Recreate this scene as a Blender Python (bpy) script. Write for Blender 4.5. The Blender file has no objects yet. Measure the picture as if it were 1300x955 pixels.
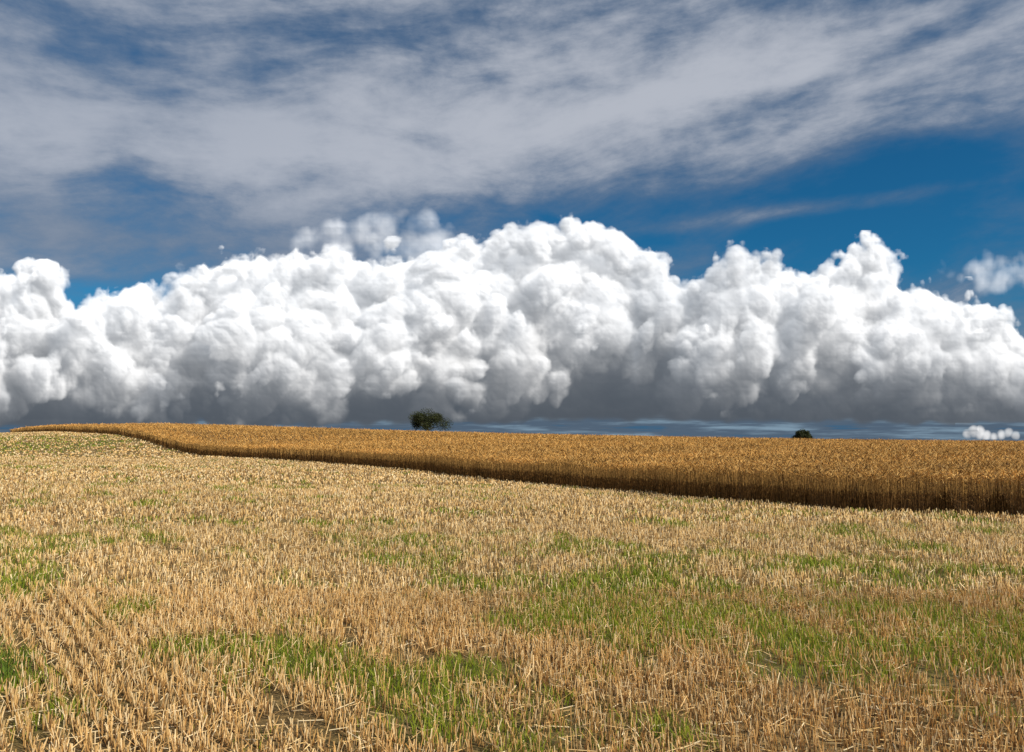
import bpy, math, numpy as np, time
T0=time.time()
rng=np.random.default_rng(7)
sc=bpy.context.scene
try:
    sc.view_settings.view_transform='Standard'; sc.view_settings.look='None'; sc.view_settings.exposure=0
except Exception: pass

# ---------------------------------------------------------------- camera
F=1011.0; EYE=1.7; P=math.radians(4.67)
cam_d=bpy.data.cameras.new("camera"); cam=bpy.data.objects.new("camera",cam_d)
sc.collection.objects.link(cam); sc.camera=cam
cam_d.sensor_width=36; cam_d.lens=28.0; cam_d.clip_start=0.1; cam_d.clip_end=60000
cam.location=(0,0,EYE); cam.rotation_euler=(math.pi/2+P,0,0)

def ray(u,v):
    xc=(np.asarray(u,float)-650)/F; yc=(477.5-np.asarray(v,float))/F
    return xc, math.cos(P)-yc*math.sin(P), math.sin(P)+yc*math.cos(P)
def at(u,v,Y):
    a,b,c=ray(u,v); t=np.asarray(Y,float)/b
    return a*t, np.asarray(Y,float)+0*a, EYE+c*t
def flat(u,v):
    a,b,c=ray(u,v); t=-EYE/c
    return a*t,b*t

# ---------------------------------------------------------------- noise helpers
class VN:
    def __init__(s,seed):
        s.g=np.random.default_rng(seed).random((256,256))
    def n(s,x,y):
        xi=np.floor(x).astype(int); yi=np.floor(y).astype(int)
        fx=x-xi; fy=y-yi; fx=fx*fx*(3-2*fx); fy=fy*fy*(3-2*fy)
        g=s.g; a=g[xi&255,yi&255]; b=g[(xi+1)&255,yi&255]; c=g[xi&255,(yi+1)&255]; d=g[(xi+1)&255,(yi+1)&255]
        return (a*(1-fx)+b*fx)*(1-fy)+(c*(1-fx)+d*fx)*fy
    def f(s,x,y,o=3):
        r=0;w=1;t=0
        for i in range(o):
            r=r+w*s.n(x*2**i+17*i,y*2**i+31*i); t+=w; w*=.5
        return r/t
vn=VN(1); vn2=VN(2)
def sstep(a,b,x):
    t=np.clip((x-a)/(b-a),0,1); return t*t*(3-2*t)

# ---------------------------------------------------------------- terrain
edge=[]
for (u,v) in [(1300,657),(1100,649),(900,635),(750,622),(600,607)]:
    x,y=flat(u,v); edge.append((float(x),float(y),0.0))
for (u,v,Y) in [(515,597,43),(430,590,49),(330,583,59),(255,579,67),(215,570,76),(185,560,85),(150,552.5,96),(110,550,107),(65,548.5,120)]:
    x,y,z=at(u,v,Y); edge.append((float(x),float(y),float(z)))
ctrl=list(edge)
for x in (-12,-6,0,6,12,20):
    for y in (-10,0,6,12):
        ctrl.append((x,y,0.0))
ctrl+=[(30,0,0),(-30,-10,0.1),(-25,15,0.15),(-20,28,0.15),(60,-10,0),(-60,0,0.4),(-60,-40,0.3),(60,-40,0),(0,-40,0)]
for (u,v,Y,h) in [(0,551,122,0),(-200,552,122,0),(-500,556,122,0),(200,538,138,.9),(400,542,140,1.25),(600,547,140,1.45),(800,551,140,1.5),(1000,555,140,1.5),(1300,558,140,1.5),(1600,560,140,1.4),(2000,560,140,1.4)]:
    x,y,z=at(u,v,Y); ctrl.append((float(x),float(y),float(z)-h))
for (x,y,z) in [(-160,200,1.0),(-80,200,1.4),(0,200,.8),(80,200,.1),(160,200,-.4),(40,70,.5),(80,70,.35),(120,70,.2),(45,40,.28),(20,45,.34),(10,80,.95),(120,30,.1),(-60,70,.9),(-90,70,1.1),(-60,40,.5)]:
    ctrl.append((x,y,z))
C=np.array(ctrl); nC=len(C)
D=np.sqrt(((C[:,None,:2]-C[None,:,:2])**2).sum(-1)+4.0)
A=np.zeros((nC+3,nC+3)); A[:nC,:nC]=D+np.eye(nC)*-0.5
A[:nC,nC]=1; A[:nC,nC+1:]=C[:,:2]; A[nC,:nC]=1; A[nC+1:,:nC]=C[:,:2].T
sol=np.linalg.solve(A,np.concatenate([C[:,2],[0,0,0]]))
def gz(x,y):
    x=np.asarray(x,float); y=np.asarray(y,float)
    xc=np.clip(x,-170,170); yc=np.clip(y,-50,210)
    z=sol[nC]+sol[nC+1]*xc+sol[nC+2]*yc
    for i in range(nC):
        z=z+sol[i]*np.sqrt((xc-C[i,0])**2+(yc-C[i,1])**2+4.0)
    d=np.sqrt(x*x+y*y)
    s=sstep(170,420,d)
    z=z*(1-s)+(-5.0)*s
    z=z+0.05*(vn.f(x*.25+9,y*.25,2)-.5)*(1-s)
    return z

def colattr(me,name,cols,domain):
    a=me.attributes.new(name,'FLOAT_COLOR',domain)
    c=np.ones((len(cols),4),np.float32); c[:,:cols.shape[1]]=cols
    a.data.foreach_set('color',c.ravel())
def mkmesh(name,V,Q,mat,fcol=None,smooth=False):
    V=np.asarray(V,np.float32); Q=np.asarray(Q,np.int32)
    me=bpy.data.meshes.new(name)
    k=Q.shape[1]
    me.vertices.add(len(V)); me.vertices.foreach_set('co',V.ravel())
    me.loops.add(Q.size); me.loops.foreach_set('vertex_index',Q.ravel())
    me.polygons.add(len(Q)); me.polygons.foreach_set('loop_start',np.arange(0,Q.size,k,dtype=np.int32))
    me.update(calc_edges=True)
    if smooth: me.polygons.foreach_set('use_smooth',np.ones(len(Q),bool))
    if fcol is not None: colattr(me,'col',fcol,'FACE')
    me.materials.append(mat)
    ob=bpy.data.objects.new(name,me); sc.collection.objects.link(ob)
    return ob

# ---------------------------------------------------------------- material helpers
class NT:
    def __init__(s,tree): s.t=tree; s.n=tree.nodes; s.l=tree.links
    def new(s,ty,**k):
        n=s.n.new(ty)
        for a,b in k.items(): setattr(n,a,b)
        return n
    def put(s,sock,val):
        if isinstance(val,bpy.types.NodeSocket): s.l.new(val,sock)
        else: sock.default_value=val
    def m(s,op,a,b=0.0,c=None,clamp=False):
        n=s.new('ShaderNodeMath',operation=op,use_clamp=clamp)
        s.put(n.inputs[0],a); s.put(n.inputs[1],b)
        if c is not None: s.put(n.inputs[2],c)
        return n.outputs[0]
    def mr(s,v,a,b,c=0.0,d=1.0,smooth=True):
        n=s.new('ShaderNodeMapRange'); n.interpolation_type='SMOOTHSTEP' if smooth else 'LINEAR'
        s.put(n.inputs['Value'],v); n.inputs['From Min'].default_value=a; n.inputs['From Max'].default_value=b
        n.inputs['To Min'].default_value=c; n.inputs['To Max'].default_value=d
        return n.outputs['Result']
    def mix(s,f,a,b,bt='MIX'):
        n=s.new('ShaderNodeMix',data_type='RGBA',blend_type=bt)
        s.put(n.inputs[0],f); s.put(n.inputs[6],a); s.put(n.inputs[7],b)
        return n.outputs[2]
    def noise(s,vec,scale,detail=4,rough=.5,dist=0.0):
        n=s.new('ShaderNodeTexNoise'); s.put(n.inputs['Vector'],vec)
        n.inputs['Scale'].default_value=scale; n.inputs['Detail'].default_value=detail
        n.inputs['Roughness'].default_value=rough; n.inputs['Distortion'].default_value=dist
        return n.outputs['Fac']
    def comb(s,x,y,z=0.0):
        n=s.new('ShaderNodeCombineXYZ'); s.put(n.inputs[0],x); s.put(n.inputs[1],y); s.put(n.inputs[2],z); return n.outputs[0]
def newmat(name):
    m=bpy.data.materials.new(name); m.use_nodes=True; t=NT(m.node_tree); t.n.clear()
    o=t.new('ShaderNodeOutputMaterial'); return m,t,o
def leafmat(name,trans=.25,rough=.6):
    m,t,o=newmat(name)
    a=t.new('ShaderNodeAttribute'); a.attribute_name='col'
    d=t.new('ShaderNodeBsdfPrincipled'); t.l.new(a.outputs['Color'],d.inputs['Base Color'])
    d.inputs['Roughness'].default_value=rough; d.inputs['Specular IOR Level'].default_value=.2
    tr=t.new('ShaderNodeBsdfTranslucent'); t.l.new(a.outputs['Color'],tr.inputs['Color'])
    mx=t.new('ShaderNodeMixShader'); mx.inputs[0].default_value=trans
    t.l.new(d.outputs[0],mx.inputs[1]); t.l.new(tr.outputs[0],mx.inputs[2]); t.l.new(mx.outputs[0],o.inputs[0])
    return m

# ---------------------------------------------------------------- fields
ROW=np.array([-0.60,0.80]); NRM=np.array([0.80,0.60])
def rowc(x,y): return x*ROW[0]+y*ROW[1], x*NRM[0]+y*NRM[1]
blobs=[]
for (u,v,su,sv,w) in [(930,785,2.0,.8,1.0),(860,815,1.2,.6,.8),(1120,800,1.6,.7,.9),(1180,735,2.6,1.1,.65),(980,720,2.4,.8,.42),(700,742,1.7,.7,.5),(540,715,2.0,.6,.42),(700,800,1.2,.5,.6),(640,745,.8,.5,.45),
                      (330,830,.6,.35,.6),(410,850,.7,.35,.65),(40,745,1.1,.9,.7),(120,790,1.0,.5,.6),(30,820,.4,.5,.6),(250,665,3.0,1.2,.5),(150,640,4,1.3,.55),(330,620,6,1.2,.5),(60,600,8,2.2,.7),(640,690,3,1,.3),(1250,800,1.6,1.,.75),(1060,850,1.3,.5,.65),(1200,850,.9,.4,.6),(560,860,.8,.4,.5),(800,900,1.2,.4,.4),(60,690,2.2,1.2,.5),(200,710,1.5,.8,.3)]:
    x,y=flat(u,v); blobs.append((float(x),float(y),su,sv,w))
x,y,z=at(40,568,75); blobs.append((float(x),float(y),6,16,.8))
x,y,z=at(10,560,90); blobs.append((float(x),float(y),7,10,.7))
def weed(x,y):
    a,b=rowc(x,y)
    g=0
    for (bx,by,sa,sb,w) in blobs:
        g=g+w*np.exp(-(((x-bx)*.85)**2/sa**2+((y-by)*1.0)**2/sb**2))
    n=vn.f(a*.45,b*1.5,3)
    n2=vn2.f(x*2.1,y*2.1,3)
    return np.clip((np.minimum(g,1.0)*1.0+ (n-.5)*2.0+(n2-.5)*2.2-.23)*1.5,0,1)

# crop polygon
E=[(p[0],p[1]) for p in edge]
poly=[(300,-120),(60,-12),(34,5),(20,12.6)]+E+[(-92,146),(-125,190),(-140,300),(300,300)]
PX=np.array(poly)
def inside(x,y):
    r=np.zeros(x.shape,bool); n=len(PX)
    for i in range(n):
        x1,y1=PX[i]; x2,y2=PX[(i+1)%n]
        if y1==y2: continue
        c=((y1>y)!=(y2>y))&(x<(x2-x1)*(y-y1)/(y2-y1)+x1)
        r^=c
    return r
L=np.array([(300,-120),(60,-12),(34,5),(20,12.6)]+E+[(-92,146),(-125,190)])
def edist(x,y):
    d=np.full(x.shape,1e9)
    for i in range(len(L)-1):
        p=L[i]; q=L[i+1]; e=q-p; l2=(e**2).sum()
        t=np.clip(((x-p[0])*e[0]+(y-p[1])*e[1])/l2,0,1)
        d=np.minimum(d,np.hypot(x-p[0]-t*e[0],y-p[1]-t*e[1]))
    return d
def sd(x,y):
    d=edist(x,y); s=np.where(inside(x,y),d,-d)
    return s+(vn.f(x*1.1,y*1.1,2)-.5)*.45

# ---------------------------------------------------------------- ground sheet
def axis(fine,step,lim,g=1.12):
    a=list(np.arange(0,fine,step)); s=step
    while a[-1]<lim: s*=g; a.append(a[-1]+s)
    return a
ax=axis(24,.4,26000); xs=np.array(sorted([-q for q in ax[1:]]+ax))
ay=axis(40,.4,26000,1.05); an=axis(4,1,26000,1.4); ys=np.array(sorted([-q for q in an[1:]]+ay))
gx,gy=np.meshgrid(xs,ys); gxf=gx.ravel(); gyf=gy.ravel(); gzf=gz(gxf,gyf)
nx=len(xs); ny=len(ys)
ii=(np.arange(ny-1)[:,None]*nx+np.arange(nx-1)[None,:]).ravel()
Q=np.stack([ii,ii+1,ii+1+nx,ii+nx],1)
m,t,o=newmat("stubble_soil")
geo=t.new('ShaderNodeNewGeometry').outputs['Position']
at_=t.new('ShaderNodeAttribute'); at_.attribute_name='weed'
mp=t.new('ShaderNodeMapping'); t.l.new(geo,mp.inputs[0]); mp.inputs['Rotation'].default_value=(0,0,-math.atan2(.8,-.6))
mp2=t.new('ShaderNodeMapping'); t.l.new(mp.outputs[0],mp2.inputs[0]); mp2.inputs['Scale'].default_value=(.25,1.6,1)
n1=t.noise(geo,14,6,.75); n2=t.noise(mp2.outputs[0],1.2,4,.6); n3=t.noise(geo,60,3,.6)
c=t.mix(t.mr(n1,.40,.70),(.065,.045,.022,1),(.40,.26,.10,1))
c=t.mix(t.mr(n3,.52,.74,0,.5),c,(.66,.45,.20,1))
c=t.mix(t.mr(n2,.3,.7,0,.30),c,(.46,.31,.13,1))
sep=t.new('ShaderNodeSeparateColor'); t.l.new(at_.outputs['Color'],sep.inputs[0])
c=t.mix(t.m('MULTIPLY',sep.outputs[0],.7),c,(.10,.13,.03,1))
d=t.new('ShaderNodeBsdfPrincipled'); t.put(d.inputs['Base Color'],c); d.inputs['Roughness'].default_value=.95; d.inputs['Specular IOR Level'].default_value=.1
b=t.new('ShaderNodeBump'); b.inputs['Strength'].default_value=.9; b.inputs['Distance'].default_value=.04; t.put(b.inputs['Height'],n1); t.l.new(b.outputs[0],d.inputs['Normal'])
t.l.new(d.outputs[0],o.inputs[0])
ground=mkmesh("ground",np.stack([gxf,gyf,gzf],1),Q,m,smooth=True)
wv=np.where(np.hypot(gxf,gyf)<260,weed(gxf,gyf),0); colattr(ground.data,'weed',np.stack([wv]*3,1),'POINT')

# ---------------------------------------------------------------- blade builder
class Blades:
    def __init__(s): s.V=[];s.Q=[];s.C=[];s.n=0
    def quad(s,a,b,c,d,col):
        N=len(a); V=np.stack([a,b,c,d],1).reshape(-1,3)
        s.V.append(V.astype(np.float32)); s.Q.append((np.arange(N*4).reshape(-1,4)+s.n).astype(np.int32)); s.C.append(col.astype(np.float32)); s.n+=N*4
    def strip(s,pts,ws,col):
        for i in range(len(pts)-1):
            s.quad(pts[i]-ws[i],pts[i]+ws[i],pts[i+1]+ws[i+1],pts[i+1]-ws[i+1],col if not isinstance(col,list) else col[i])
    def build(s,name,mat): return mkmesh(name,np.concatenate(s.V),np.concatenate(s.Q),mat,np.concatenate(s.C))
def unit(yaw): return np.stack([np.cos(yaw),np.sin(yaw),0*yaw],1)

# ---------------------------------------------------------------- stubble
def scatter(y0,y1,dens,marg=4.0,k=.76):
    W=k*y1+marg; N=int(2*W*(y1-y0)*dens)
    x=rng.uniform(-W,W,N); y=rng.uniform(y0,y1,N)
    s=np.abs(x)<k*y+marg; return x[s],y[s]
def straw_cols(N,k=1.0):
    base=np.array([[.88,.62,.29],[.80,.52,.20],[.95,.76,.46],[.55,.33,.13],[.30,.18,.08]])
    i=rng.choice(5,N,p=[.33,.24,.24,.12,.07]); return base[i]*rng.uniform(.8,1.05,(N,1))*k
st=Blades()
sp=.125
for (y0,y1,dens,w,cross) in [(2.6,9,800,.0026,True),(9,16,420,.0038,False),(16,30,150,.0075,False),(30,60,42,.018,False),(60,135,9,.045,False)]:
    x,y=scatter(y0,y1,dens)
    s=sd(x,y)<-.02; x=x[s];y=y[s]
    a,bb=rowc(x,y)
    bb=np.round(bb/sp)*sp+rng.normal(0,.019,len(bb))+ .03*np.sin(a*.7)
    x=a*ROW[0]+bb*NRM[0]; y=a*ROW[1]+bb*NRM[1]
    wd=weed(x,y)
    pat=vn2.f(a*2.5,bb*5,2)
    keep=(pat>.28)&(rng.random(len(x))>wd*.6)
    if y0>25: keep=(rng.random(len(x))>wd*.6)
    x=x[keep];y=y[keep];N=len(x); a=a[keep]
    hgt=rng.uniform(.06,.145,N)*(0.8+.45*vn.f(x*.5,y*.5,2))
    z=gz(x,y)
    P0=np.stack([x,y,z-.01],1)
    lean=rng.normal(0,.17,(N,2)); lf=rng.random(N)<.10; lean[lf]*=4
    tip=P0+np.stack([lean[:,0]*hgt,lean[:,1]*hgt,hgt],1)
    yaw=rng.uniform(-.9,.9,N); wv=unit(yaw)*w*rng.uniform(.7,1.4,(N,1))
    col=straw_cols(N)*(.84+.32*vn.f(x*.3+5,y*.3,2))[:,None]
    mid=(P0+tip)/2
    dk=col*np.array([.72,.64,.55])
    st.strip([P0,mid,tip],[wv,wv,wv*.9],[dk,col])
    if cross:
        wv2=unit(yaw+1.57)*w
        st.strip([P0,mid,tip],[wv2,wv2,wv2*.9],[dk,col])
    M=int(N*.28); idx=rng.choice(N,M,replace=False)
    px=x[idx]+rng.normal(0,.09,M); py=y[idx]+rng.normal(0,.09,M); pz=gz(px,py)
    ln=rng.uniform(.04,.18,M); yw=rng.uniform(0,6.28,M); dv=unit(yw)
    c0=np.stack([px,py,pz+rng.uniform(.008,.05,M)],1); c1=c0+dv*ln[:,None]; c1[:,2]+=rng.normal(0,.02,M)
    wv3=np.stack([-dv[:,1],dv[:,0],0*ln],1)*w*1.0; wv3[:,2]+=w*.5
    st.strip([c0,c1],[wv3,wv3],straw_cols(M,1.0))
straw=leafmat("straw",.12,.55)
st.build("stubble",straw)
print("stubble",st.n/4,time.time()-T0)

# ---------------------------------------------------------------- weeds / grass
gr=Blades()
for (y0,y1,dens,w,h0) in [(2.6,9,1100,.003,.115),(9,16,480,.005,.125),(16,32,140,.011,.13),(32,65,34,.024,.12),(65,130,9,.06,.12)]:
    x,y=scatter(y0,y1,dens)
    wd=weed(x,y); s=(rng.random(len(x))<wd**1.1)&(sd(x,y)<0); x=x[s];y=y[s];wd=wd[s];N=len(x)
    z=gz(x,y); P0=np.stack([x,y,z-.005],1)
    yaw=rng.uniform(0,6.28,N); dv=unit(yaw); h=h0*rng.uniform(.35,1.15,N)*(.6+.5*wd)
    bend=rng.uniform(.1,.9,N)*h
    p1=P0+dv*(bend*.3)[:,None]; p1[:,2]+=h*.6
    p2=P0+dv*bend[:,None]; p2[:,2]+=h
    wv=unit(rng.uniform(-1,1,N))*w
    base=np.array([[.20,.26,.02],[.29,.35,.03],[.12,.18,.02],[.38,.35,.07],[.36,.39,.04]])
    col=base[rng.choice(5,N,p=[.3,.28,.15,.12,.15])]*rng.uniform(.8,1.25,(N,1))
    gr.strip([P0,p1,p2],[wv,wv*.8,wv*.15],col)
gr.build("grass_weeds",leafmat("grass",.35,.5))
tf=Blades(); x0,y0=flat(0,872); N=260
x=x0+rng.normal(-.12,.09,N); y=y0+rng.normal(0,.12,N); P0=np.stack([x,y,gz(x,y)],1); dv=unit(rng.uniform(0,6.28,N)); h=rng.uniform(.12,.36,N); bd=h*rng.uniform(.1,.6,N)
p1=P0+dv*(bd*.3)[:,None]; p1[:,2]+=h*.65; p2=P0+dv*bd[:,None]; p2[:,2]+=h
wv=unit(rng.uniform(-1,1,N))*.004
tf.strip([P0,p1,p2],[wv,wv*.8,wv*.1],np.array([[.12,.19,.03]])*rng.uniform(.6,1.5,(N,1)))
tf.build("grass_tuft",bpy.data.materials["grass"])
print("grass",gr.n/4,time.time()-T0)

# ---------------------------------------------------------------- standing wheat
H=.92
wh=Blades()
def wheat(x,y,w,full,esc,seed=0):
    N=len(x); z=gz(x,y); h=H*rng.normal(1,.07,N)*(.90+.22*vn.f(x*.35,y*.35,3))
    P0=np.stack([x,y,z+(0 if full else .5)],1)
    lean=np.stack([rng.normal(.02,.07,N),rng.normal(0,.07,N)],1)
    tip=np.stack([x+lean[:,0],y+lean[:,1],z+h-.07],1)
    wv=unit(rng.uniform(-.9,.9,N))*w
    g=rng.random((N,1))
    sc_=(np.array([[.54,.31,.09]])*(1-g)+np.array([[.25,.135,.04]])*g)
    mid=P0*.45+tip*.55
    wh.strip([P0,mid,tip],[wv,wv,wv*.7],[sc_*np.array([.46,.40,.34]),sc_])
    yaw=rng.uniform(0,6.28,N); dv=unit(yaw); l=rng.uniform(.07,.11,N)*esc; dr=rng.uniform(-.3,1.0,N)
    e1=tip+dv*(l*.4)[:,None]; e1[:,2]+=l*.45*(1-dr*.4)
    e2=e1+dv*(l*.55)[:,None]; e2[:,2]+=l*.5*(1-dr*1.3)
    ew=unit(rng.uniform(-.9,.9,N))*(.0075*esc)*rng.uniform(.8,1.3,(N,1))
    ec=np.array([[.72,.40,.11],[.58,.30,.07],[.88,.55,.19],[.25,.13,.04]])[rng.choice(4,N,p=[.32,.27,.17,.24])]*rng.uniform(.85,1.1,(N,1))
    ec=ec*(.62+.70*vn.f(x*.12,y*.3,3))[:,None]
    wh.strip([tip,e1,e2],[ew*.7,ew*1.1,ew*.3],ec)
    ew2=np.stack([-ew[:,1],ew[:,0],0*ew[:,0]],1); ew2[:,2]=.006*esc
    wh.strip([tip,e1,e2],[ew2*.7,ew2*1.1,ew2*.3],ec)
    s=rng.random(N)<.4; n=s.sum(); b0=(P0*.5+tip*.5)[s]+0; b0[:,2]+=rng.uniform(-.15,.25,n); dl=unit(rng.uniform(0,6.28,n)); ll=rng.uniform(.06,.18,n)
    b1=b0+dl*ll[:,None]*.6; b1[:,2]+=ll*.3; b2=b0+dl*ll[:,None]; b2[:,2]-=ll*.3
    lw=np.stack([-dl[:,1],dl[:,0],0*ll],1)*w*1.4
    wh.strip([b0,b1,b2],[lw,lw,lw*.2],sc_[s]*1.05)
def along(p,q,dens,depth):
    e=np.array(q)-np.array(p); ln=np.hypot(*e); e/=ln; nn=np.array([-e[1],e[0]])
    N=int(ln*depth*1.4*dens); tt=rng.uniform(0,ln,N); dd=rng.uniform(-.4,depth,N)
    mid=(np.array(p)+np.array(q))/2
    if not inside(np.array([mid[0]+nn[0]*.5]),np.array([mid[1]+nn[1]*.5]))[0]: nn=-nn
    return p[0]+e[0]*tt+nn[0]*dd, p[1]+e[1]*tt+nn[1]*dd
for i in range(2,len(L)-2):
    p,q=L[i],L[i+1]; dm=min(np.hypot(*p),np.hypot(*q))
    if dm<26: dens,w,esc,dep=300,.0032,1.0,1.6
    elif dm<45: dens,w,esc,dep=190,.0045,1.15,1.8
    elif dm<80: dens,w,esc,dep=90,.009,1.5,2.2
    else: dens,w,esc,dep=30,.02,2.0,3
    x,y=along(p,q,dens,dep); s=(sd(x,y)>0)&(y>1); wheat(x[s],y[s],w,True,esc)
for (y0,y1,dens,w,esc) in [(5,28,120,.004,1.1),(28,45,60,.006,1.4),(45,75,24,.011,1.8),(75,110,10,.02,2.2),(110,165,5.5,.03,2.6)]:
    x,y=scatter(y0,y1,dens,8,.78); s=sd(x,y)>1.2; wheat(x[s],y[s],w,False,esc)
wheatmat=leafmat("ripe_wheat",.12,.6)
gxs=np.concatenate([np.arange(-140,-30,2.0),np.arange(-30,45,.5),np.arange(45,200,3.0)])
gys=np.concatenate([np.arange(0,60,.5),np.arange(60,260,2.0)])
cx,cy=np.meshgrid(gxs,gys); cxf=cx.ravel(); cyf=cy.ravel(); s_=sd(cxf,cyf)
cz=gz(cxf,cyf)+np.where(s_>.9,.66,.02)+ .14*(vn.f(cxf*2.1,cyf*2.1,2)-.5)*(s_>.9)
n1_=len(gxs); ii=(np.arange(len(gys)-1)[:,None]*n1_+np.arange(n1_-1)[None,:]).ravel()
Qc=np.stack([ii,ii+1,ii+1+n1_,ii+n1_],1); Qc=Qc[(s_[Qc]>.35).all(1)]
used=np.unique(Qc); rm=np.full(len(cxf),-1); rm[used]=np.arange(len(used))
Vc=np.stack([cxf,cyf,cz],1)[used]; Qc=rm[Qc]
Vw=np.concatenate(wh.V+[Vc.astype(np.float32)]); Qw=np.concatenate(wh.Q+[(Qc+wh.n).astype(np.int32)])
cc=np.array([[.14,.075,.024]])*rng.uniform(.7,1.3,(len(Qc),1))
wo=mkmesh("wheat_crop",Vw,Qw,wheatmat,np.concatenate(wh.C+[cc.astype(np.float32)]))
print("wheat",len(Qw),time.time()-T0)

# ---------------------------------------------------------------- trees
bark,t,o=newmat("bark"); d=t.new('ShaderNodeBsdfPrincipled'); t.put(d.inputs['Base Color'],t.mix(t.noise(t.new('ShaderNodeTexCoord').outputs['Object'],8,4),(.06,.045,.03,1),(.14,.11,.08,1))); d.inputs['Roughness'].default_value=.9; t.l.new(d.outputs[0],o.inputs[0])
leaf=leafmat("foliage",.2,.5)
def tree(name,u,vtop,wpx,Y,seed):
    r=np.random.default_rng(seed)
    X,_,zt=at(u,vtop,Y); X=float(X); zt=float(zt); g=float(gz(np.array([X]),np.array([Y]))[0])
    ht=zt-g; W=wpx/F*Y
    V=[];Fc=[]
    def limb(a,b,ra,rb):
        a=np.array(a);b=np.array(b); d_=(b-a)/np.linalg.norm(b-a); k=np.cross(d_,[.3,1,.2]); k/=np.linalg.norm(k); k2=np.cross(d_,k); o_=len(V)
        for (c_,rr) in ((a,ra),(b,rb)):
            for j in range(7):
                th=j/7*6.283; V.append(c_+rr*(math.cos(th)*k+math.sin(th)*k2))
        for j in range(7): Fc.append((o_+j,o_+(j+1)%7,o_+7+(j+1)%7,o_+7+j))
    limb((0,0,-.3),(0.05,0,ht*.4),.22,.15); limb((0.05,0,ht*.4),(.1,.1,ht*.8),.15,.05)
    cent=[]
    for j in range(12):
        th=r.uniform(0,6.28); rr=r.uniform(.2,.42)*W; hz=ht*r.uniform(.45,.88)
        e=(rr*math.cos(th),rr*math.sin(th),hz*(1-.18*(rr/(.42*W))**2)); limb((0.05,0,ht*r.uniform(.2,.5)),e,.08,.025); cent.append((*e,r.uniform(.11,.19)*W))
    cent.append((0,0,ht*.80,.2*W)); cent.append((-.05*W,0,ht*.6,.28*W)); cent.append((.12*W,0,ht*.55,.28*W))
    par=bpy.data.objects.new(name,None); sc.collection.objects.link(par); par.location=(X,Y,g)
    tr=mkmesh(name+"_trunk",np.array(V),np.array(Fc),bark); tr.name="trunk_and_limbs"; tr.parent=par
    B=Blades()
    for (a_,b_,c_,rd) in cent:
        n=900; dirs=r.normal(0,1,(n,3)); dirs/=np.linalg.norm(dirs,axis=1)[:,None]
        pos=np.array([a_,b_,c_])+dirs*rd*(r.uniform(.3,1.25,(n,1)))*np.array([1,1,.8])
        pos+=r.normal(0,.08,(n,3)); pos[:,2]=np.minimum(pos[:,2],ht*1.03+r.normal(0,.12,n))
        t1=r.normal(0,1,(n,3)); t1/=np.linalg.norm(t1,axis=1)[:,None]; t2=np.cross(t1,r.normal(0,1,(n,3))); t2/=np.linalg.norm(t2,axis=1)[:,None]
        sz=r.uniform(.06,.12,(n,1)); col=np.array([[.042,.05,.016]])*r.uniform(.5,1.7,(n,1))*r.uniform(.75,1.25)
        B.quad(pos-t1*sz,pos+t2*sz*.6,pos+t1*sz,pos-t2*sz*.6,col)
    lv=B.build(name+"_crown",leaf); lv.name="crown"; lv.parent=par
tree("hawthorn_tree",543,520,52,150,3)
tree("hawthorn_tree",1019,545,23,160,5)

# ---------------------------------------------------------------- cumulus bank (simulated cloud volume, its sun and shade baked as emissive colour on a distant sky dome section)
NB=144; K0=1/6.0
fr=np.fft.fftfreq(NB).astype(np.float32); kk=np.sqrt(fr[:,None,None]**2+fr[None,:,None]**2+np.fft.rfftfreq(NB).astype(np.float32)[None,None,:]**2)
BL=[]
for s_ in range(2):
    W_=np.fft.rfftn(np.random.default_rng(50+s_).standard_normal((NB,NB,NB)).astype(np.float32))
    W_*=np.exp(-((kk-K0)/(.33*K0))**2); b_=np.fft.irfftn(W_,s=(NB,NB,NB)).astype(np.float32); b_/=b_.std(); BL.append(b_)
class Oct:
    def __init__(s,wl,seed,nx,nz,cell):
        r=np.random.default_rng(seed); s.B=BL[seed%2]; s.k=(1/K0)/wl; s.c={}
        fx=np.arange(nx)*cell*s.k+r.random()*NB; fz=np.arange(nz)*cell*s.k+r.random()*NB; s.oy=r.random()*NB
        s.xi=fx.astype(int); s.wx=(fx-s.xi).astype(np.float32); s.zi=fz.astype(int); s.wz=(fz-s.zi).astype(np.float32)[:,None]
    def layer(s,i):
        if i not in s.c:
            g=s.B[i%NB]; h=g[:,s.xi%NB]*(1-s.wx)+g[:,(s.xi+1)%NB]*s.wx
            s.c[i]=h[s.zi%NB]*(1-s.wz)+h[(s.zi+1)%NB]*s.wz
            for k in list(s.c):
                if k<i-2: del s.c[k]
        return s.c[i]
    def at(s,y):
        f=y*s.k+s.oy; i=int(f); a=f-i
        return s.layer(i)*(1-a)+s.layer(i+1)*a
top=np.array([(-500,400),(-300,360),(-150,380),(-60,350),(0,358),(35,338),(60,340),(90,388),(130,380),(180,356),(225,366),(250,335),(290,325),(350,325),(420,318),(500,324),(560,320),(595,300),(620,296),(660,287),(720,283),(770,293),(800,322),(835,325),(862,354),(900,347),(940,315),(985,330),(1030,354),(1062,337),(1085,312),(1120,322),(1145,364),(1190,376),(1240,374),(1265,402),(1285,444),(1330,430),(1450,410),(1600,380),(1800,400)],float)
cell=1.2; dy=3.0; U0,U1=-330,1640; V0,V1=238,558
cu=np.arange(U0,U1,cell); cv=np.arange(V1,V0,-cell); NX=len(cu); NZ=len(cv); NY=88
S=np.full((NY,NZ,NX),-120,np.float32)
S2=np.full((NY,NZ,NX),-60,np.float32)
yy=np.arange(NY)*dy
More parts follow.
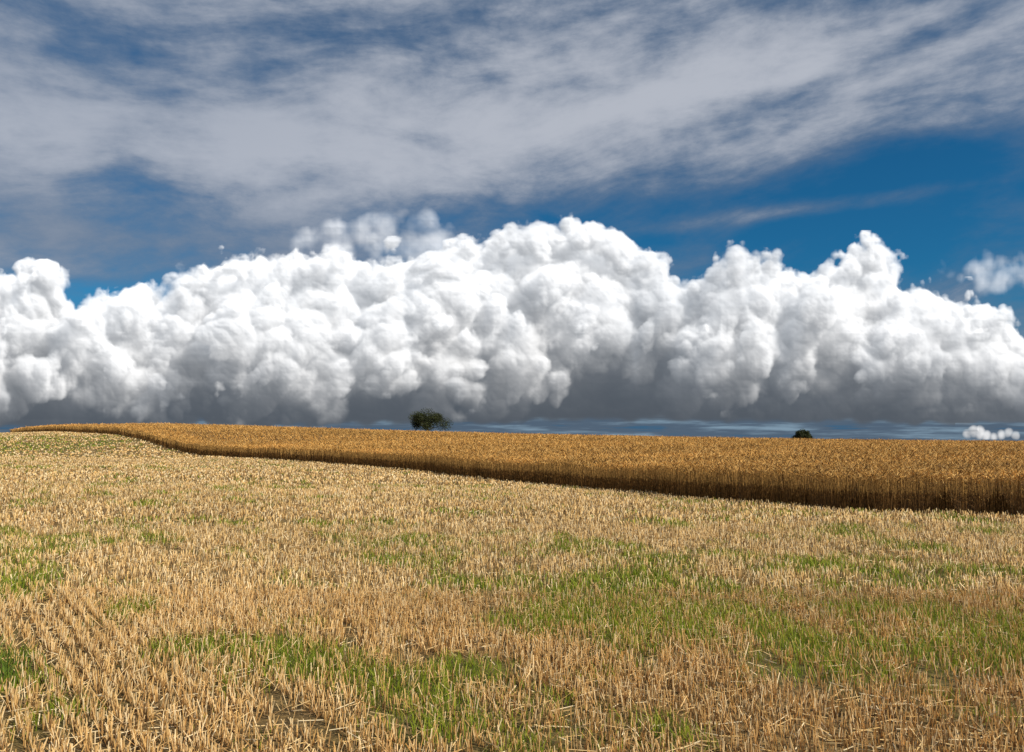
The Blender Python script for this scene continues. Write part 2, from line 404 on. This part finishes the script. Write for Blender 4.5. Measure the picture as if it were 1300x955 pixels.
def splat(S,u,v,y,R,pad=22):
    q=R+pad
    i0=max(0,int((u-q-U0)/cell)); i1=min(NX,int((u+q-U0)/cell)+2)
    k0=max(0,int((V1-v-q)/cell)); k1=min(NZ,int((V1-v+q)/cell)+2)
    j0=max(0,int((y-q)/dy)); j1=min(NY,int((y+q)/dy)+2)
    if i0>=i1 or k0>=k1 or j0>=j1: return
    d=R-np.sqrt(((yy[j0:j1]-y)**2)[:,None,None]+((cv[k0:k1]-v)**2)[None,:,None]+((cu[i0:i1]-u)**2)[None,None,:]).astype(np.float32)
    sub=S[j0:j1,k0:k1,i0:i1]
    np.maximum(sub,d,out=sub)
r=np.random.default_rng(23)
BASE=532
def front(u,h):
    lip=np.interp(u,[-300,150,500,800,1000,1300],[.18,.22,.26,.38,.48,.52])
    return 44+60*np.maximum(0,h-.45)**1.5+115*np.maximum(0,(lip-h)/lip)**1.1+20*np.sin(u*.011)+16*np.sin(u*.031+1)
tpu=np.interp(cu,top[:,0],top[:,1])
hu=np.clip((BASE-cv[:,None])/(BASE-tpu[None,:]),0,1)
fr_=front(cu[None,:],hu)+28
bd=np.minimum((cv[:,None]-tpu[None,:])-16,(BASE+12-cv[:,None]))
for j in range(NY): S[j]=np.maximum(-120,np.minimum(bd,j*dy-fr_)).astype(np.float32)
for i in range(105):
    u=r.uniform(-340,1650); tp=np.interp(u,top[:,0],top[:,1]); R=r.uniform(36,64); lo=tp+R*1.02; hi=BASE-34
    if lo>hi: continue
    v=r.uniform(lo,hi); h=(BASE-v)/(BASE-tp); y=front(u,h)+R*.55+r.uniform(-8,20); splat(S,u,v,y,R)
    for k in range(5):
        n=r.normal(0,1,3); n[1]=-abs(n[1]); n/=np.linalg.norm(n); R2=R*r.uniform(.3,.5)
        v2=v-n[2]*R*.78; u2=u+n[0]*R*.78; tp2=np.interp(u2,top[:,0],top[:,1])
        if v2-R2<tp2 or v2>BASE-16: continue
        splat(S,u2,v2,y+n[1]*R*.78,R2)
for i in range(130):
    u=r.uniform(-340,1650); tp=np.interp(u,top[:,0],top[:,1]); R=r.uniform(16,34); lo=tp+R; hi=BASE-6
    if lo>hi: continue
    v=r.uniform(lo,hi); h=(BASE-v)/(BASE-tp); splat(S,u,v,front(u,h)+R*.6+r.uniform(-2,24),R)
for i in range(420):
    u=r.uniform(-340,1650); tp=np.interp(u,top[:,0],top[:,1]); R=r.uniform(10,20); v=tp+R*r.uniform(.9,1.3)
    splat(S,u,v,80+r.uniform(-14,20)+20*math.sin(u*.011),R)
def puff(u0,u1,v0,v1,n,rr,yb):
    for i in range(n):
        splat(S2,r.normal((u0+u1)/2,(u1-u0)/4),r.normal((v0+v1)/2,(v1-v0)/4),yb+r.uniform(-15,15),r.uniform(*rr))
puff(390,600,296,325,50,(9,18),222); puff(475,530,272,296,12,(8,12),222); puff(1190,1350,338,362,44,(6,11),222); puff(1240,1340,328,350,14,(7,12),222)
for (u,v,R) in [(1228,551,5),(1236,548,6),(1244,549,6.5),(1252,552,5),(1262,554,3.5),(1272,551,5),(1280,549,5.5),(1288,553,4.5)]:
    splat(S2,u,v,26,R+3,8)
print("splat",time.time()-T0)
octs=[(Oct(100,1,NX,NZ,cell),13),(Oct(54,2,NX,NZ,cell),10),(Oct(29,3,NX,NZ,cell),5.2),(Oct(15,4,NX,NZ,cell),2.4),(Oct(8,5,NX,NZ,cell),1.1),(Oct(4.6,6,NX,NZ,cell),.55)]
lowW=Oct(70,9,NX,NZ,cell); bn=Oct(60,14,NX,NZ,cell); big=Oct(260,16,NX,NZ,cell); big2=Oct(130,17,NX,NZ,cell)
low_zone=((cv[:,None]>537)&(cu[None,:]>1212)&(cu[None,:]<1302))
s2n=np.where(low_zone,.16,.8).astype(np.float32)
for j in range(NY):
    y=j*dy; N=0
    for (oc,amp) in octs: N=N+amp*(np.abs(oc.at(y))*.8-.6)
    S[j]+=N
    S2[j]+=N*s2n
bnl=bn.at(30)[NZ//2][None,:]+.6*octs[2][0].at(9)[NZ//3][None,:]
cutv=np.interp(cu,[-300,300,600,900,1300],[548,546,540,537,540])[None,:]
basecut=sstep(0,1,(cutv+1.8*bnl-cv[:,None])/15).astype(np.float32)
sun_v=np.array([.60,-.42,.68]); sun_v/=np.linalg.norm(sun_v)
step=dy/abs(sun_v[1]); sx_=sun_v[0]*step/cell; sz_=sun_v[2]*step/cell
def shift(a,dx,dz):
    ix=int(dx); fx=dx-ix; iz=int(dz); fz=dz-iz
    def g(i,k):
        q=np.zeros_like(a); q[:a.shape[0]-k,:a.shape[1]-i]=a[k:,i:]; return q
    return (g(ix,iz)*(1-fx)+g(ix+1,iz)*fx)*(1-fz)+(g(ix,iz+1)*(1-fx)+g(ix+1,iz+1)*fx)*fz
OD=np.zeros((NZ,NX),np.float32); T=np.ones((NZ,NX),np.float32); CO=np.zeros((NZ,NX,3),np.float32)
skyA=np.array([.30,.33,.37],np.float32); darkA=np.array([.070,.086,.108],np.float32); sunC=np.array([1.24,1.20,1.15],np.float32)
# painted shade, no caster: cloud sunlight scaled down toward the base, more to the right
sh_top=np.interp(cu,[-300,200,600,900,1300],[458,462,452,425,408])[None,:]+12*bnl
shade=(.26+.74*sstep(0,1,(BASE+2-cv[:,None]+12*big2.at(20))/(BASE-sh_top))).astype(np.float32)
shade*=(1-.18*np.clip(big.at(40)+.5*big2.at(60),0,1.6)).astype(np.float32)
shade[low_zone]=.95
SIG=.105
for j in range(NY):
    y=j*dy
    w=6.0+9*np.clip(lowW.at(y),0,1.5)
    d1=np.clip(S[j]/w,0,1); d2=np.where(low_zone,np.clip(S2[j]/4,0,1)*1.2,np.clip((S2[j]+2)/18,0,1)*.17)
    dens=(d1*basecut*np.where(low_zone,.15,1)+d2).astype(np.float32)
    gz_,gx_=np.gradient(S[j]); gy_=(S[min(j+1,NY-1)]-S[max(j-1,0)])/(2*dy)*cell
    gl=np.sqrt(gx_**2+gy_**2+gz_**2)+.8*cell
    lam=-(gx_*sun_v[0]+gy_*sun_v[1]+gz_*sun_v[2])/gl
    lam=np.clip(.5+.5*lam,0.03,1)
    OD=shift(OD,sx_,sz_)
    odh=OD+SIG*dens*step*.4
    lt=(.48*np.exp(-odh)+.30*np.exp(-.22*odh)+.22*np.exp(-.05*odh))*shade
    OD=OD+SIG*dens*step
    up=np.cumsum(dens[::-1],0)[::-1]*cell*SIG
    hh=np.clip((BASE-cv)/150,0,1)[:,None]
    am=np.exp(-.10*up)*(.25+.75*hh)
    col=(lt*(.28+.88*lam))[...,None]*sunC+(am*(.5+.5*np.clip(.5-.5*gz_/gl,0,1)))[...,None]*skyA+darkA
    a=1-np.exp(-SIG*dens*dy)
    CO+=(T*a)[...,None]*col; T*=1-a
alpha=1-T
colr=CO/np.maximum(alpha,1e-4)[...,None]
print("cloud sim",time.time()-T0,[round(float(q),3) for q in np.percentile(colr[alpha>.9],[5,25,50,75,95])])
del S,S2
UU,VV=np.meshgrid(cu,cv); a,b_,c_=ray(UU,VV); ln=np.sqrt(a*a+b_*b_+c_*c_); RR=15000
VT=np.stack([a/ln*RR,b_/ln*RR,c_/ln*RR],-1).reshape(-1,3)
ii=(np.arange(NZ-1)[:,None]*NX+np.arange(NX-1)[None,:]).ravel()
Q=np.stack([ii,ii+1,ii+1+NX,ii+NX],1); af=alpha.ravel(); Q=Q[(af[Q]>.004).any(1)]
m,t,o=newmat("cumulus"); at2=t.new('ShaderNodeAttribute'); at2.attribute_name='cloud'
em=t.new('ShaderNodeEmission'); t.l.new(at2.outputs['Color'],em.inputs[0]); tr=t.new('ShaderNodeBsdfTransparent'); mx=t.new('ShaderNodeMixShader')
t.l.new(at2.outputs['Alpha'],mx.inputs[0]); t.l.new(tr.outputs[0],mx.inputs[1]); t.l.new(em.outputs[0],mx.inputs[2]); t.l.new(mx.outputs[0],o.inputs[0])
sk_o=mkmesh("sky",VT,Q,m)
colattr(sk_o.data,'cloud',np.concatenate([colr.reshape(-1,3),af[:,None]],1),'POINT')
try: m.cycles.emission_sampling='NONE'
except Exception as e: print(e)

# ---------------------------------------------------------------- world
el=math.radians(34); sx,sy=.84,-.54
az=math.atan2(sx,sy)
w=bpy.data.worlds.new("World"); sc.world=w; w.use_nodes=True; t=NT(w.node_tree); t.n.clear()
o=t.new('ShaderNodeOutputWorld'); bg=t.new('ShaderNodeBackground'); t.l.new(bg.outputs[0],o.inputs[0]); bg.inputs['Strength'].default_value=.09
sk=t.new('ShaderNodeTexSky'); sk.sky_type='NISHITA'; sk.sun_disc=False; sk.sun_elevation=el; sk.sun_rotation=az; sk.air_density=1.0; sk.dust_density=.3; sk.ozone_density=2.0
sky=t.mix(1.0,sk.outputs[0],(.09,.50,.74,1),'MULTIPLY')
tc=t.new('ShaderNodeTexCoord').outputs['Generated']; s3=t.new('ShaderNodeSeparateXYZ'); t.l.new(tc,s3.inputs[0])
AZ=t.m('ARCTAN2',s3.outputs[0],s3.outputs[1]); EL=t.m('ARCSINE',s3.outputs[2])
def gauss(u,v,su,sv,slope=0.0):
    a0=math.atan((u-650)/F); x_,y_,z_=ray(u,v); e0=math.asin(float(z_/math.sqrt(x_**2+y_**2+z_**2)))
    da=t.m('SUBTRACT',AZ,a0); de=t.m('SUBTRACT',t.m('SUBTRACT',EL,e0),t.m('MULTIPLY',da,slope))
    q=t.m('ADD',t.m('POWER',t.m('ABSOLUTE',t.m('DIVIDE',da,su/F)),2.0),t.m('POWER',t.m('ABSOLUTE',t.m('DIVIDE',de,sv/F)),2.0))
    return t.m('EXPONENT',t.m('MULTIPLY',q,-1.0))
els=t.m('SUBTRACT',EL,t.m('MULTIPLY',AZ,.08))
wn=t.noise(t.comb(AZ,t.m('MULTIPLY',EL,2.0)),2.5,2,.5)
vec2=t.comb(t.m('ADD',AZ,t.m('MULTIPLY',wn,.2)),t.m('ADD',t.m('MULTIPLY',els,3.4),t.m('MULTIPLY',wn,.4)),3.3)
nA=t.noise(vec2,2.4,7,.58); nB=t.noise(vec2,7.0,8,.62)
nC2=t.noise(t.comb(AZ,t.m('MULTIPLY',EL,1.8),8.0),10.0,7,.62)
fld=t.m('ADD',t.m('ADD',t.m('MULTIPLY',nA,1.0),t.m('MULTIPLY',nB,.5)),t.m('MULTIPLY',nC2,.5))
fld=t.m('ADD',fld,-.36)
for (g,k) in [((420,180,560,80,.02),.18),((740,110,280,80,.1),.12),((1180,215,330,46,.05),-.36),((900,290,520,34,0),-.24),((1180,330,260,40,0),-.34),((100,372,110,18,0),-.25),((200,300,480,45,0),.16),((60,40,330,50,.05),.02),((1050,262,190,12,.05),.40),((1150,60,320,60,.1),.08),((1000,125,200,14,.2),-.16)]:
    fld=t.m('ADD',fld,t.m('MULTIPLY',gauss(*g),k))
mask=t.mr(fld,.24,.80)
dens=t.mr(fld,.48,.98)
cir=t.mix(dens,(1.5,2.1,3.1,1),(5.4,5.7,6.4,1))
cir=t.mix(t.m('MULTIPLY',gauss(60,60,300,110,0),.30),cir,(1.6,2.3,3.5,1))
cir=t.mix(t.m('MULTIPLY',gauss(200,310,520,50,0),.7),cir,(1.6,2.2,3.2,1))
col=t.mix(t.m('MULTIPLY',mask,.93),sky,cir)
hn=t.noise(t.comb(t.m('MULTIPLY',AZ,1.0),t.m('MULTIPLY',EL,14.0)),7.0,6,.6)
hz=t.mr(EL,.075,.045)
hcol=t.mix(t.mr(hn,.46,.66),(.95,1.4,2.0,1),(2.4,3.5,4.5,1))
hcol=t.mix(t.mr(hn,.34,.44,1,0),hcol,(.5,1.35,2.4,1))
col=t.mix(hz,col,hcol)
col=t.mix(t.mr(s3.outputs[2],-.01,-.05),col,(1.2,.9,.5,1))
t.put(bg.inputs['Color'],col)
sun=bpy.data.lights.new("sun",'SUN'); sun.energy=5.0; sun.angle=math.radians(.5); sun.color=(1,.93,.80)
so=bpy.data.objects.new("sun",sun); sc.collection.objects.link(so)
from mathutils import Vector
dirv=Vector((sx*math.cos(el),sy*math.cos(el),math.sin(el)))
so.rotation_euler=dirv.to_track_quat('Z','Y').to_euler(); so.location=(40,-30,40)
print("done",time.time()-T0)
